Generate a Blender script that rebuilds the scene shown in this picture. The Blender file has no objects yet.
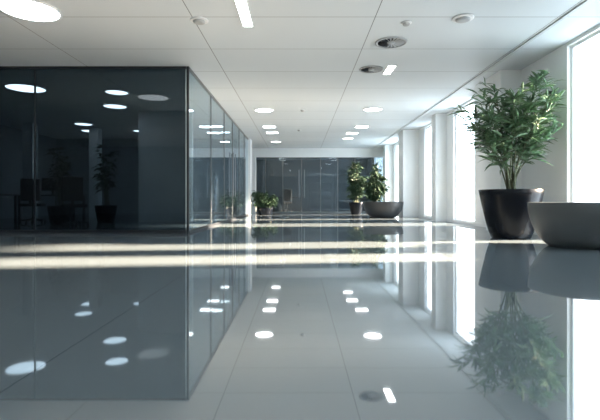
import bpy, bmesh, math, random
from mathutils import Vector, Matrix
random.seed(7)
S=bpy.context.scene
COL=S.collection
# ------------------------------------------------------------ materials
def mat(name,col,rough=0.5,metal=0.0,ior=1.5,noise=0.0,nscale=8,bump=0.0,coat=0.0):
    m=bpy.data.materials.new(name); m.use_nodes=True
    nt=m.node_tree; b=nt.nodes['Principled BSDF']
    b.inputs['Base Color'].default_value=col
    b.inputs['Roughness'].default_value=rough
    b.inputs['Metallic'].default_value=metal
    b.inputs['IOR'].default_value=ior
    b.inputs['Coat Weight'].default_value=coat
    if noise>0 or bump>0:
        tc=nt.nodes.new('ShaderNodeTexCoord'); n=nt.nodes.new('ShaderNodeTexNoise')
        n.inputs['Scale'].default_value=nscale; n.inputs['Detail'].default_value=4
        nt.links.new(tc.outputs['Object'],n.inputs['Vector'])
        if noise>0:
            r=nt.nodes.new('ShaderNodeValToRGB')
            r.color_ramp.elements[0].position=0.3; r.color_ramp.elements[1].position=0.7
            r.color_ramp.elements[0].color=tuple(c*(1-noise) for c in col[:3])+(1,)
            r.color_ramp.elements[1].color=tuple(min(1,c*(1+noise)) for c in col[:3])+(1,)
            nt.links.new(n.outputs['Fac'],r.inputs['Fac'])
            nt.links.new(r.outputs['Color'],b.inputs['Base Color'])
        if bump>0:
            bp=nt.nodes.new('ShaderNodeBump'); bp.inputs['Strength'].default_value=bump
            bp.inputs['Distance'].default_value=0.01
            nt.links.new(n.outputs['Fac'],bp.inputs['Height'])
            nt.links.new(bp.outputs['Normal'],b.inputs['Normal'])
    return m
def emis(name,col,st):
    m=bpy.data.materials.new(name); m.use_nodes=True
    b=m.node_tree.nodes['Principled BSDF']
    b.inputs['Base Color'].default_value=(0.8,0.8,0.8,1)
    b.inputs['Emission Color'].default_value=col
    b.inputs['Emission Strength'].default_value=st
    return m
def glass(name,tint,base=0.04,rough=0.0,gcol=(0.9,0.96,1,1)):
    m=bpy.data.materials.new(name); m.use_nodes=True
    nt=m.node_tree; nt.nodes.clear()
    out=nt.nodes.new('ShaderNodeOutputMaterial')
    t=nt.nodes.new('ShaderNodeBsdfTransparent'); t.inputs['Color'].default_value=tint
    g=nt.nodes.new('ShaderNodeBsdfGlossy'); g.inputs['Roughness'].default_value=rough
    g.inputs['Color'].default_value=gcol
    lw=nt.nodes.new('ShaderNodeLayerWeight'); lw.inputs['Blend'].default_value=0.5
    p=nt.nodes.new('ShaderNodeMath'); p.operation='POWER'; p.inputs[1].default_value=4.5
    ma=nt.nodes.new('ShaderNodeMath'); ma.operation='MULTIPLY_ADD'
    ma.inputs[1].default_value=1-base; ma.inputs[2].default_value=base; ma.use_clamp=True
    mx=nt.nodes.new('ShaderNodeMixShader')
    L=nt.links.new
    L(lw.outputs['Facing'],p.inputs[0]); L(p.outputs[0],ma.inputs[0]); L(ma.outputs[0],mx.inputs[0])
    L(t.outputs[0],mx.inputs[1]); L(g.outputs[0],mx.inputs[2]); L(mx.outputs[0],out.inputs['Surface'])
    return m
def tiled(name,col,line,bw,bh,ms,offx,offy,rough,ior,rnoise=0.0,var=0.03):
    m=mat(name,col,rough,0,ior); nt=m.node_tree; b=nt.nodes['Principled BSDF']; L=nt.links.new
    tc=nt.nodes.new('ShaderNodeTexCoord'); mp=nt.nodes.new('ShaderNodeMapping')
    mp.inputs['Location'].default_value=(offx,offy,0)
    br=nt.nodes.new('ShaderNodeTexBrick'); br.offset=0; br.squash=1
    br.inputs['Scale'].default_value=1; br.inputs['Brick Width'].default_value=bw
    br.inputs['Row Height'].default_value=bh; br.inputs['Mortar Size'].default_value=ms
    br.inputs['Mortar Smooth'].default_value=0.1
    br.inputs['Color1'].default_value=tuple(c*(1-var) for c in col[:3])+(1,)
    br.inputs['Color2'].default_value=tuple(c*(1+var) for c in col[:3])+(1,)
    br.inputs['Mortar'].default_value=line
    L(tc.outputs['Object'],mp.inputs[0]); L(mp.outputs[0],br.inputs['Vector']); L(br.outputs['Color'],b.inputs['Base Color'])
    if rnoise>0:
        n=nt.nodes.new('ShaderNodeTexNoise'); n.inputs['Scale'].default_value=1.3; n.inputs['Detail'].default_value=5
        L(tc.outputs['Object'],n.inputs['Vector'])
        mr=nt.nodes.new('ShaderNodeMapRange'); mr.inputs['To Min'].default_value=max(0,rough-rnoise); mr.inputs['To Max'].default_value=rough+rnoise
        L(n.outputs['Fac'],mr.inputs['Value']); L(mr.outputs[0],b.inputs['Roughness'])
    return m

M_floor=tiled('polished_floor',(0.15,0.19,0.22,1),(0.055,0.068,0.08,1),1.2,2.4,0.003,-0.27,1.25,0.033,3.9,0.0,0.003)
M_ceil=tiled('ceiling_panel',(0.49,0.55,0.59,1),(0.12,0.14,0.155,1),2.4,1.25,0.006,-1.0,0.35,0.55,1.45,0.05,0.02)
M_wall=mat('wall_paint',(0.72,0.77,0.80,1),0.6,noise=0.02,nscale=2)
M_white=mat('white_frame',(0.74,0.78,0.81,1),0.4,noise=0.01)
M_trim=mat('grey_trim',(0.40,0.45,0.48,1),0.5,noise=0.01)
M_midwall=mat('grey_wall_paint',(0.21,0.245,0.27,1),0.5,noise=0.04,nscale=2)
M_panel=mat('pale_grey_panel',(0.56,0.61,0.64,1),0.5,noise=0.03,nscale=2)
M_frame=mat('black_frame',(0.012,0.015,0.02,1),0.35,noise=0.02)
M_mframe=mat('grey_frame',(0.13,0.145,0.155,1),0.35,noise=0.02)
M_steel=mat('brushed_steel',(0.22,0.24,0.26,1),0.4,1.0,noise=0.03,nscale=40)
M_tint=glass('tinted_glass',(0.30,0.34,0.37,1),0.02)
M_side=glass('side_glass',(0.84,0.90,0.93,1),0.10)
M_end=glass('end_glass',(0.50,0.56,0.60,1),0.05)
M_clear=glass('window_glass',(0.98,0.99,1,1),0.02)
M_light=emis('light_diffuser',(0.95,0.99,1,1),10)
M_light2=emis('office_light_diffuser',(0.95,0.99,1,1),13)
M_vent=mat('vent_metal',(0.30,0.325,0.34,1),0.5,noise=0.03)
M_plastic=mat('white_plastic',(0.6,0.63,0.65,1),0.4,noise=0.01)
M_pot=mat('black_glazed_pot',(0.004,0.006,0.010,1),0.22,ior=1.28,noise=0.05,nscale=5)
M_bench=mat('grey_moulded_shell',(0.075,0.09,0.10,1),0.4,noise=0.04,nscale=6)
M_bench2=mat('charcoal_moulded_shell',(0.022,0.026,0.03,1),0.4,noise=0.04,nscale=6)
M_cush=mat('grey_upholstery',(0.16,0.18,0.20,1),0.85,noise=0.08,nscale=60,bump=0.3)
M_soil=mat('soil',(0.02,0.016,0.012,1),0.95,noise=0.4,nscale=40,bump=0.8)
M_stem=mat('stem_bark',(0.09,0.11,0.06,1),0.6,noise=0.3,nscale=30)
M_leaf=mat('leaf_green',(0.078,0.155,0.08,1),0.38,noise=0.6,nscale=9)
M_leafd=mat('leaf_dark_green',(0.03,0.068,0.04,1),0.6,ior=1.35,noise=0.3,nscale=9)
M_desk=mat('dark_desk',(0.03,0.034,0.038,1),0.4,noise=0.05)
M_fabric=mat('black_fabric',(0.015,0.017,0.02,1),0.8,noise=0.1,nscale=50)
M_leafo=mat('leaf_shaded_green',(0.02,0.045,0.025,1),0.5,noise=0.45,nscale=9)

# ------------------------------------------------------------ helpers
def obj(name,bm,m,parent=None,smooth=False,loc=(0,0,0)):
    me=bpy.data.meshes.new(name); bm.normal_update(); bm.to_mesh(me); bm.free()
    if isinstance(m,(list,tuple)):
        for k in m: me.materials.append(k)
    else: me.materials.append(m)
    if smooth:
        for p in me.polygons: p.use_smooth=True
    o=bpy.data.objects.new(name,me); COL.objects.link(o); o.location=loc
    if parent: o.parent=parent
    return o
def addbox(bm,a,b,bev=0):
    a=Vector(a); b=Vector(b)
    r=bmesh.ops.create_cube(bm,size=1)
    vs=r['verts']
    for v in vs:
        v.co=Vector(((a[i]+b[i])/2+v.co[i]*(b[i]-a[i]) for i in range(3)))
    if bev>0:
        es=list({e for v in vs for e in v.link_edges})
        bmesh.ops.bevel(bm,geom=es,offset=bev,segments=2,affect='EDGES',profile=0.5)
def box(name,a,b,m,parent=None,bev=0):
    bm=bmesh.new(); addbox(bm,a,b,bev); return obj(name,bm,m,parent)
def addlathe(bm,prof,n=48,sx=1,sy=1,c=(0,0)):
    rings=[]
    for r,z in prof:
        if r<1e-5: rings.append([bm.verts.new((c[0],c[1],z))])
        else: rings.append([bm.verts.new((c[0]+r*sx*math.cos(2*math.pi*i/n),c[1]+r*sy*math.sin(2*math.pi*i/n),z)) for i in range(n)])
    for A,B in zip(rings,rings[1:]):
        for i in range(n):
            j=(i+1)%n
            if len(A)==1 and len(B)==1: continue
            if len(A)==1: bm.faces.new((A[0],B[j],B[i]))
            elif len(B)==1: bm.faces.new((A[i],A[j],B[0]))
            else: bm.faces.new((A[i],A[j],B[j],B[i]))
def lathe(name,prof,m,parent=None,n=48,sx=1,sy=1,c=(0,0)):
    bm=bmesh.new(); addlathe(bm,prof,n,sx,sy,c); bmesh.ops.recalc_face_normals(bm,faces=bm.faces)
    return obj(name,bm,m,parent,True)
def empty(name,loc,label,cat,group=None):
    e=bpy.data.objects.new(name,None); e.location=loc; e.empty_display_size=0.1; COL.objects.link(e)
    e['label']=label; e['category']=cat
    if group: e['group']=group
    return e
def struct(o,label=None,cat=None):
    o['kind']='structure'
    o['label']=label or o.name; o['category']=cat or 'structure'
    return o
def tube(bm,pts,rads,n=6):
    prev=None
    for i,p in enumerate(pts):
        d=(pts[min(i+1,len(pts)-1)]-pts[max(i-1,0)]).normalized()
        if abs(d.z)<0.95: u=Vector((0,0,1)).cross(d).normalized()
        else:
            u=Vector((1,0,0)); u=(u-d*u.dot(d)).normalized()
        w=d.cross(u)
        ring=[bm.verts.new(p+(u*math.cos(2*math.pi*k/n)+w*math.sin(2*math.pi*k/n))*rads[i]) for k in range(n)]
        if prev:
            for k in range(n): bm.faces.new((prev[k],prev[(k+1)%n],ring[(k+1)%n],ring[k]))
        prev=ring

# ------------------------------------------------------------ room shell
H=3.0; WX=4.1
struct(box('floor',(-9.5,-4,-0.1),(4.3,27,0),M_floor),'polished blue-grey large-format floor','floor')
struct(box('ceiling',(-9.5,-4,H),(4.3,27,H+0.12),M_ceil),'light grey panelled ceiling','ceiling')
wins=[(-3.6,-1.4,0.06),(-1.1,0.9,0.06),(4.65,5.40,0.9),(5.95,6.88,0.06),(10.5,11.95,0.06),(13.8,14.7,0.06),(17.3,19.3,0.06),(21.5,24.5,0.06)]  # unseen windows behind the camera are added and widened for extra fill light
ztop=2.95
bm=bmesh.new()
y=-4
for a,b,zb in wins:
    addbox(bm,(WX,y,0),(WX+0.2,a,H))
    addbox(bm,(WX,a,ztop),(WX+0.2,b,H)); addbox(bm,(WX,a,0),(WX+0.2,b,zb)); y=b
addbox(bm,(WX,y,0),(WX+0.2,27,H))
struct(obj('wall_right',bm,M_wall),'white window wall','wall')
for i,(xa,ya,yb) in enumerate([(3.72,8.3,8.95),(3.8,12.5,12.9),(3.56,15.4,16.1),(3.75,19.6,20.1)]):
    struct(box('trim_%d'%(i+1),(xa,ya,0),(WX,yb,H),M_wall),'white square pier between windows','pier')
for i,(a,b,zb) in enumerate(wins):
    bm=bmesh.new(); f=0.045
    x0,x1=WX+0.06,WX+0.14
    addbox(bm,(x0,a,zb),(x1,a+f,ztop)); addbox(bm,(x0,b-f,zb),(x1,b,ztop))
    addbox(bm,(x0,a+f,ztop-f),(x1,b-f,ztop)); addbox(bm,(x0,a+f,zb),(x1,b-f,zb+f))
    w=struct(obj('window_%d'%(i+1),bm,M_white),'tall white-framed window','window')
    p=box('glass_pane',(WX+0.095,a+f,zb+f),(WX+0.105,b-f,ztop-f),M_clear,w)
    L=bpy.data.lights.new('window_portal','AREA'); L.shape='RECTANGLE'; L.size=b-a; L.size_y=ztop-zb
    L.cycles.is_portal=True
    lo=bpy.data.objects.new('window_portal',L); COL.objects.link(lo)
    lo.matrix_world=Matrix.Translation((WX+0.22,(a+b)/2,(ztop+zb)/2))@Matrix(((0,0,1,0),(1,0,0,0),(0,1,0,0),(0,0,0,1)))
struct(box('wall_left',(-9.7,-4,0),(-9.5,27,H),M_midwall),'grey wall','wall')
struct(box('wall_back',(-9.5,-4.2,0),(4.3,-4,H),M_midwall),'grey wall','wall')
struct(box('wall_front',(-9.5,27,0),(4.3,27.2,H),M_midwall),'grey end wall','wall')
struct(box('trim_9',(3.44,-4,H-0.02),(3.49,20.7,H),M_trim),'slim ceiling edge trim','trim')
struct(box('baseboard_right',(WX-0.015,8.95,0),(WX,12.5,0.08),M_white),'white baseboard','baseboard')

# ------------------------------------------------------------ office glass box
BX=-2.0; BY=8.1
def partition(label,horiz,fixed,a,b,posts,gm,fm,th=0.012,head=0.06,base=0.05,pw=0.02,zmax=H,hm=None,bmat=None):
    e=empty('glass_partition',((a+b)/2,fixed,0) if horiz else (fixed,(a+b)/2,0),label,'glass wall')
    o=(a+b)/2
    def bx(nm,u0,u1,z0,z1,t,m):
        if horiz: return box(nm,(u0-o,-t/2,z0),(u1-o,t/2,z1),m,e)
        return box(nm,(-t/2,u0-o,z0),(t/2,u1-o,z1),m,e)
    bx('top_rail',a,b,zmax-head,zmax,0.05,hm or fm); bx('bottom_rail',a,b,0,base,0.05,bmat or fm)
    P=[a]+posts+[b]
    for p in posts: bx('post',p-pw/2,p+pw/2,base,zmax-head,0.03,fm)
    for u,v in zip(P,P[1:]): bx('glass_pane',u+pw/2,v-pw/2,base,zmax-head,th,gm)
    return e
partition('dark tinted floor-to-ceiling glass office front',True,BY,-9.5,BX-0.03,[-7.2,-4.75],M_tint,M_frame,head=0.04,base=0.06,pw=0.025)
box('corner_post_body',(-0.02,-0.02,0),(0.02,0.02,H),M_frame,empty('corner_post',(BX,BY,0),'slim dark steel corner post of the glass office','post'))
partition('long glass office side wall beside the corridor',False,BX,BY+0.03,17.6,[10.2,12.0,13.5,15.0,16.4],M_side,M_mframe,head=0.04,base=0.05,pw=0.014,bmat=M_frame)
struct(box('trim_10',(-2.42,17.6,0),(-1.9,18.2,H),M_wall),'white square pier at the end of the glass office','pier')
def handle(x,y,side):
    e=empty('door_handle',(x,y,0.7),'tall brushed steel bar handle on the glass wall','handle','glass wall handles')
    bm=bmesh.new(); tube(bm,[Vector((0,0,0)),Vector((0,0,1.3))],[0.015,0.015],10)
    t=Vector((-0.055,0,0)) if side else Vector((0,0.06,0))
    for z in (0.15,1.15): tube(bm,[t+Vector((0,0,z)),Vector((0,0,z))],[0.01,0.01],8)
    obj('handle_bar',bm,M_steel,e,True)
for yy in (13.3,13.7): handle(BX+0.06,yy,True)
for xx in (0.0,0.25): handle(xx,20.83,False)
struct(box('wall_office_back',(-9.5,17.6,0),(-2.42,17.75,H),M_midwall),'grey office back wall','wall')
struct(box('wall_office_panel',(-4.35,12.2,0),(-2.9,12.35,H),M_panel),'pale grey partition inside the office','wall')
for k,xx in enumerate((-8.6,-7.0)):
    struct(box('trim_%d'%(11+k),(xx,14.0+k,0),(xx+0.3,14.3+k,H),M_panel),'pale square column inside the office','column')
partition('dark glass end wall with slim frames',True,20.9,-2.0,WX,[-1.55,-0.75,0.12,1.0,1.8,2.6,3.4],M_end,M_mframe,head=0.42,base=0.05,pw=0.035,hm=M_wall)
struct(box('wall_end_left',(-9.5,20.85,0),(-2.0,21.0,H),M_wall),'white wall','wall')

# ------------------------------------------------------------ ceiling fittings
def downlight(x,y,r,m,group,label='round recessed ceiling light with white rim'):
    e=empty('ceiling_light',(x,y,H),label,'ceiling light',group)
    lathe('rim',[(r,0),(r+0.025,0),(r+0.025,-0.012),(r,-0.018),(r-0.005,-0.012),(r-0.005,0)],M_plastic,e,40)
    lathe('diffuser',[(0,-0.010),(r-0.006,-0.010),(r-0.006,-0.001),(0,-0.001)],m,e,40)
    return e
for x,y,r in [(-3.4,5.68,0.345),(-0.93,12.0,0.24),(1.95,11.9,0.24),(-0.95,18.5,0.2),(1.9,17.5,0.2)]:
    downlight(x,y,r,M_light,'corridor ceiling lights')
for x,y,r in [(-5.85,9.64,0.38),(-4.7,11.5,0.28),(-4.05,10.0,0.24),(-6.8,14.2,0.26),(-7.2,15.6,0.32),(-5.5,15.6,0.24),(-2.65,14.6,0.2),(-2.6,15.9,0.18)]:
    downlight(x,y,r,M_light2,'office ceiling lights')
def linear(x,y0,y1,w,group='linear ceiling lights'):
    e=empty('linear_ceiling_light',(x,(y0+y1)/2,H),'slim rectangular recessed ceiling light','ceiling light',group)
    l=(y1-y0)/2
    bm=bmesh.new()
    addbox(bm,(-w/2-0.015,-l-0.015,-0.015),(-w/2,l+0.015,0)); addbox(bm,(w/2,-l-0.015,-0.015),(w/2+0.015,l+0.015,0))
    addbox(bm,(-w/2,-l-0.015,-0.015),(w/2,-l,0)); addbox(bm,(-w/2,l,-0.015),(w/2,l+0.015,0))
    obj('rim',bm,M_plastic,e)
    box('diffuser',(-w/2,-l,-0.01),(w/2,l,-0.001),M_light,e)
linear(-0.70,4.6,6.2,0.13); linear(1.66,8.0,8.55,0.13)
for x,y in [(-0.97,14.7),(-0.95,16.0),(2.05,14.7),(1.9,16.1)]:
    linear(x,y-0.18,y+0.18,0.4)
def vent(x,y,r):
    e=empty('ceiling_vent',(x,y,H),'round dark grey ceiling air vent with radial slots','vent','ceiling vents')
    bm=bmesh.new()
    addlathe(bm,[(r,-0.001),(r,-0.016),(r*0.95,-0.02),(r*0.86,-0.016),(r*0.86,-0.001)],48)
    obj('vent_rim',bm,M_vent,e,True)
    bm=bmesh.new()
    for k in range(20):
        a0=2*math.pi*k/20; a1=a0+0.15
        c0,s0,c1,s1=math.cos(a0),math.sin(a0),math.cos(a1),math.sin(a1)
        v=[bm.verts.new(q) for q in ((c0*r*0.25,s0*r*0.25,-0.010),(c0*r*0.87,s0*r*0.87,-0.008),(c1*r*0.87,s1*r*0.87,-0.018),(c1*r*0.25,s1*r*0.25,-0.016))]
        bm.faces.new(v)
    obj('vent_blades',bm,M_vent,e)
    lathe('vent_back',[(0,-0.005),(r*0.9,-0.005),(r*0.9,-0.001),(0,-0.001)],M_frame,e,40)
    lathe('vent_hub',[(0,-0.024),(r*0.22,-0.022),(r*0.27,-0.001),(0,-0.001)],M_vent,e,24)
vent(1.40,6.84,0.24); vent(1.32,8.24,0.22)
def detector(x,y,r):
    e=empty('smoke_detector',(x,y,H),'white round ceiling smoke detector','smoke detector','ceiling detectors')
    lathe('base_plate',[(0,-0.001),(r,-0.001),(r,-0.012),(r*0.9,-0.018),(0,-0.018)],M_plastic,e,32)
    lathe('sensor_head',[(r*0.7,-0.018),(r*0.66,-0.035),(r*0.5,-0.045),(r*0.3,-0.047),(0,-0.047)],M_vent,e,32)
for x,y,r in [(2.16,5.93,0.14),(-1.33,6.0,0.12),(0.1,12.0,0.07),(0.0,15.4,0.07),(1.45,6.08,0.07)]: detector(x,y,r)

# ------------------------------------------------------------ planters / plants
def leafmesh(bm,base,d,L,w,droop,up=Vector((0,0,1))):
    d=d.normalized(); s=d.cross(up)
    if s.length<0.1: s=Vector((1,0,0))
    s.normalize(); n=s.cross(d)
    roll=random.uniform(-0.9,0.9); s,n=s*math.cos(roll)+n*math.sin(roll),n*math.cos(roll)-s*math.sin(roll)
    prof=[(0,0.08),(0.2,0.75),(0.45,1.0),(0.72,0.7),(1,0)]
    prev=None
    for t,ww in prof:
        c=base+d*(L*t)-Vector((0,0,1))*droop*L*t*t
        if ww==0: 
            v=bm.verts.new(c); bm.faces.new((prev[0],prev[1],v)); bm.faces.new((prev[1],prev[2],v)); break
        cur=[bm.verts.new(c-s*w*ww/2+n*w*0.22*ww),bm.verts.new(c),bm.verts.new(c+s*w*ww/2+n*w*0.22*ww)]
        if prev:
            bm.faces.new((prev[0],prev[1],cur[1],cur[0])); bm.faces.new((prev[1],prev[2],cur[2],cur[1]))
        prev=cur
def pot(e,rt,rb,h):
    prof=[(0,0),(rb*0.92,0),(rb,0.015)]
    for k in range(1,9):
        t=k/8; prof.append((rb+(rt-rb)*(t**0.8),0.015+(h-0.015)*t))
    prof+= [(rt-0.006,h+0.004),(rt-0.014,h),(rt-0.045,h-0.09),(0,h-0.09)]
    lathe('pot',prof,M_pot,e,56)
    lathe('soil',[(0,h-0.06),(rt*0.5,h-0.055),(rt-0.05,h-0.075),(rt-0.05,h-0.088),(0,h-0.088)],M_soil,e,32)
def plant(e,h,tips,leafL,leafW,nper,mleaf,zstart=0.35,rs=0.012,xmax=9,droop=0.5,twigs=7,lift=0.0):
    bs=bmesh.new(); bl=bmesh.new()
    for k,t in enumerate(tips):
        t=Vector(t); a=random.uniform(0,6.28); r=random.uniform(0.02,0.11)
        b=Vector((math.cos(a)*r,math.sin(a)*r,h-0.1))
        mid=b.lerp(t,0.5)+Vector((0,0,(t.z-b.z)*0.12)); mid.x=b.x+(t.x-b.x)*0.3; mid.y=b.y+(t.y-b.y)*0.3
        pts=[]
        for i in range(9):
            u=i/8; pts.append(b*(1-u)**2+mid*2*u*(1-u)+t*u*u)
        tube(bs,pts,[rs*(1-0.75*i/8) for i in range(9)],6)
        def P(u):
            f=u*8; i=min(7,int(f)); return pts[i].lerp(pts[i+1],f-i)
        for j in range(twigs):
            u=zstart+(1-zstart)*(j+random.random())/twigs
            p=P(min(u,1)); out=Vector((p.x,p.y,0))*1.2+Vector((random.gauss(0,1),random.gauss(0,1),0))*0.6
            out.normalize(); td=(out+Vector((0,0,random.uniform(0.2,0.9)+lift))).normalized()
            tl=random.uniform(0.12,0.32)*(1.25-0.5*u)*min(leafL,0.26)/0.22
            q=p+td*tl
            if q.x>xmax: q.x=xmax
            tube(bs,[p,p.lerp(q,0.5)+Vector((0,0,0.015)),q],[rs*0.35,rs*0.28,rs*0.15],4)
            for m in range(nper):
                v=(m+1)/nper; lp=p.lerp(q,v)
                dd=(td*0.6+Vector((random.gauss(0,0.7),random.gauss(0,0.7),random.uniform(-0.5,0.5)+lift))).normalized()
                LL=leafL*random.uniform(0.65,1.15)
                if lp.x+dd.x*LL>xmax: dd.x=-abs(dd.x)
                leafmesh(bl,lp,dd,LL,leafW*random.uniform(0.8,1.15),droop*random.uniform(0.4,1.3))
        for m in range(nper):
            dd=Vector((random.gauss(0,0.6),random.gauss(0,0.6),random.uniform(0.3,1.1)))
            if t.x+dd.x*leafL>xmax: dd.x=-abs(dd.x)
            leafmesh(bl,P(0.97),dd,leafL*random.uniform(0.7,1.1),leafW,droop)
    obj('stems',bs,M_stem,e,True)
    o=obj('foliage',bl,mleaf,e); o['kind']='stuff'
PX,PY=3.33,7.08
e=empty('potted_plant',(PX,PY,0),'tall leafy green plant in a black tapered pot by the window','potted plant')
pot(e,0.475,0.29,0.76)
tips=[(-0.26,0,2.34),(0.50,0.05,2.52),(0.34,-0.15,2.40),(0.05,0.1,2.24),(-0.54,0.1,1.95),(-0.46,-0.25,2.10),(0.62,-0.1,2.2),(0.6,0.25,1.9),(-0.1,-0.35,2.16),(0.1,0.4,2.1),(-0.3,0.3,1.75),(0.25,-0.4,1.8),(-0.60,-0.1,1.7),(0.60,-0.15,1.65),(-0.42,-0.1,1.5),(0.38,0.1,1.5),(0.4,-0.35,2.1),(0.0,-0.2,1.8),(-0.45,-0.3,1.8)]
plant(e,0.76,tips,0.28,0.042,8,M_leaf,zstart=0.42,rs=0.014,xmax=WX-PX-0.06,droop=0.32,twigs=9,lift=0.14)
for (x,y,lab,z) in [(2.36,18.6,'bushy green indoor tree in a dark pot near the end wall',2.2),(2.98,17.6,'leafy indoor tree in a dark pot behind the round bench',2.05)]:
    e=empty('potted_tree',(x,y,0),lab,'potted plant','corridor potted trees')
    pot(e,0.30,0.2,0.5)
    tp=[(random.uniform(-0.35,0.35),random.uniform(-0.3,0.3),random.uniform(0.42,0.98)*z) for _ in range(20)]
    tp.append((0,0,z-0.1))
    plant(e,0.5,tp,0.2,0.075,8,M_leafd,zstart=0.2,rs=0.012,xmax=0.6,droop=0.5,twigs=9)
e=empty('potted_shrub',(-1.36,18.1,0),'low spreading shrub in a small dark pot beside the white pier','potted plant')
pot(e,0.34,0.26,0.30)
tp=[(random.uniform(-0.42,0.42),random.uniform(-0.35,0.35),random.uniform(0.4,0.85)) for _ in range(22)]
plant(e,0.30,tp,0.2,0.075,8,M_leafd,zstart=0.2,rs=0.008,xmax=0.6,droop=0.5,twigs=6)

# ------------------------------------------------------------ benches
def bench(x,y,sx,sy,h,label,m):
    e=empty('round_bench',(x,y,0),label,'bench','round lounge benches')
    prof=[(0,0),(0.50,0),(0.55,0.006),(0.585,0.022)]
    for k in range(1,15):
        t=k/14; prof.append((0.585+0.415*math.sin(t*math.pi/2)**0.9,0.022+(h-0.037)*t**1.2))
    prof+=[(1.0,h-0.006),(0.985,h),(0.955,h-0.004),(0.92,h-0.06),(0,h-0.06)]
    lathe('shell',prof,m,e,64,sx,sy)
    lathe('seat_cushion',[(0,h-0.058),(0.90,h-0.058),(0.912,h-0.03),(0.89,h-0.016),(0.8,h-0.010),(0,h-0.008)],M_cush,e,64,sx,sy)
bench(3.555,5.80,0.53,0.60,0.57,'oval grey moulded bench beside the big pot',M_bench)
bench(2.86,15.3,0.68,0.6,0.54,'round charcoal moulded bench in front of the indoor trees',M_bench2)

# ------------------------------------------------------------ office furniture
def desk(x,y,rot=0,label='dark office desk behind the tinted glass'):
    e=empty('office_desk',(x,y,0),label,'desk','office desks'); e.rotation_euler=(0,0,rot)
    box('desk_top',(-0.8,-0.4,0.71),(0.8,0.4,0.74),M_desk,e,0.005)
    for sx in (-0.72,0.72):
        for sy in (-0.33,0.33): box('leg',(sx-0.025,sy-0.025,0),(sx+0.025,sy+0.025,0.71),M_desk,e)
    return e
def monitor(x,y):
    e=empty('computer_monitor',(x,y,0.74),'black computer monitor standing on a desk','monitor','office monitors')
    box('screen',(-0.3,-0.02,0.12),(0.3,0.02,0.48),M_frame,e,0.006)
    box('stand',(-0.03,0.0,0.01),(0.03,0.04,0.2),M_frame,e); box('base',(-0.12,-0.09,0),(0.12,0.09,0.012),M_frame,e)
def chair(x,y,rot):
    e=empty('office_chair',(x,y,0),'black swivel office chair at a desk','chair','office chairs'); e.rotation_euler=(0,0,rot)
    box('seat',(-0.25,-0.25,0.43),(0.25,0.25,0.51),M_fabric,e,0.03)
    box('backrest',(-0.23,0.22,0.58),(0.23,0.28,1.15),M_fabric,e,0.025)
    bm=bmesh.new(); tube(bm,[Vector((0,0,0.08)),Vector((0,0,0.43))],[0.03,0.025],10); addbox(bm,(-0.03,0.2,0.45),(0.03,0.3,0.7)); obj('column',bm,M_frame,e)
    for k in range(5):
        a=k*2*math.pi/5; bm=bmesh.new()
        tube(bm,[Vector((0,0,0.1)),Vector((math.cos(a)*0.3,math.sin(a)*0.3,0.06))],[0.025,0.018],8)
        addlathe(bm,[(0,0),(0.02,0.0),(0.03,0.02),(0.02,0.05),(0,0.05)],12,1,1,(math.cos(a)*0.3,math.sin(a)*0.3)); obj('leg',bm,M_frame,e)
for x,y in [(-7.6,10.6),(-6.9,12.6)]:
    desk(x,y); monitor(x,y); chair(x-0.1,y-0.75,math.pi+0.3); 
chair(-5.2,10.4,0.6); chair(-8.2,9.0,2.0)
for x,y,z in [(-5.15,12.0,2.1),(-5.9,11.1,2.0)]:
    e=empty('office_plant',(x,y,0),'leafy potted plant inside the dark office','potted plant','office plants')
    pot(e,0.28,0.2,0.45)
    tp=[(random.uniform(-0.16,0.16),random.uniform(-0.16,0.16),random.uniform(0.6,0.98)*z) for _ in range(9)]
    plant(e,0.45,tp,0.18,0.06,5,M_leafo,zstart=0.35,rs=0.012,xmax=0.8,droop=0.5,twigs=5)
def shelf(x,y,rot=0):
    e=empty('office_shelf',(x,y,0),'open grey shelving unit behind the end glass wall','shelf','shelving'); e.rotation_euler=(0,0,rot)
    bm=bmesh.new()
    for z in (0.05,0.55,1.05,1.55,2.0): addbox(bm,(-0.59,-0.18,z),(0.59,0.18,z+0.03))
    obj('shelf_board',bm,M_midwall,e)
    for sx in (-0.61,0.59): box('side_panel',(sx,-0.18,0),(sx+0.02,0.18,2.05),M_midwall,e)
shelf(1.2,24.5); shelf(2.6,24.5); desk(-0.6,23.4); chair(-0.6,22.7,math.pi)
for x,y in [(-0.8,22.6),(1.3,23.0)]: downlight(x,y,0.22,M_light2,'end room ceiling lights')

# ------------------------------------------------------------ light
W=bpy.data.worlds.new('sky'); S.world=W; W.use_nodes=True
bg=W.node_tree.nodes['Background']; bg.inputs['Color'].default_value=(0.82,0.93,1,1); bg.inputs['Strength'].default_value=8.8
sun=bpy.data.lights.new('sun','SUN'); sun.energy=112; sun.angle=0.06; sun.color=(1,0.73,0.50)
so=bpy.data.objects.new('sun',sun); COL.objects.link(so)
el=math.radians(21.0); az=0.10; d=Vector((-math.cos(el),-az*math.cos(el),-math.sin(el)))
so.rotation_euler=d.to_track_quat('-Z','Y').to_euler(); so.location=(12,5,6)

# ------------------------------------------------------------ camera
cam=bpy.data.cameras.new('camera'); co=bpy.data.objects.new('camera',cam); COL.objects.link(co)
co.location=(0,0,0.6); co.rotation_euler=(math.radians(90),0,0)
cam.sensor_width=36; cam.lens=27; cam.shift_y=-10/600; cam.shift_x=1/600; cam.clip_end=200
S.camera=co
S.view_settings.view_transform='Standard'
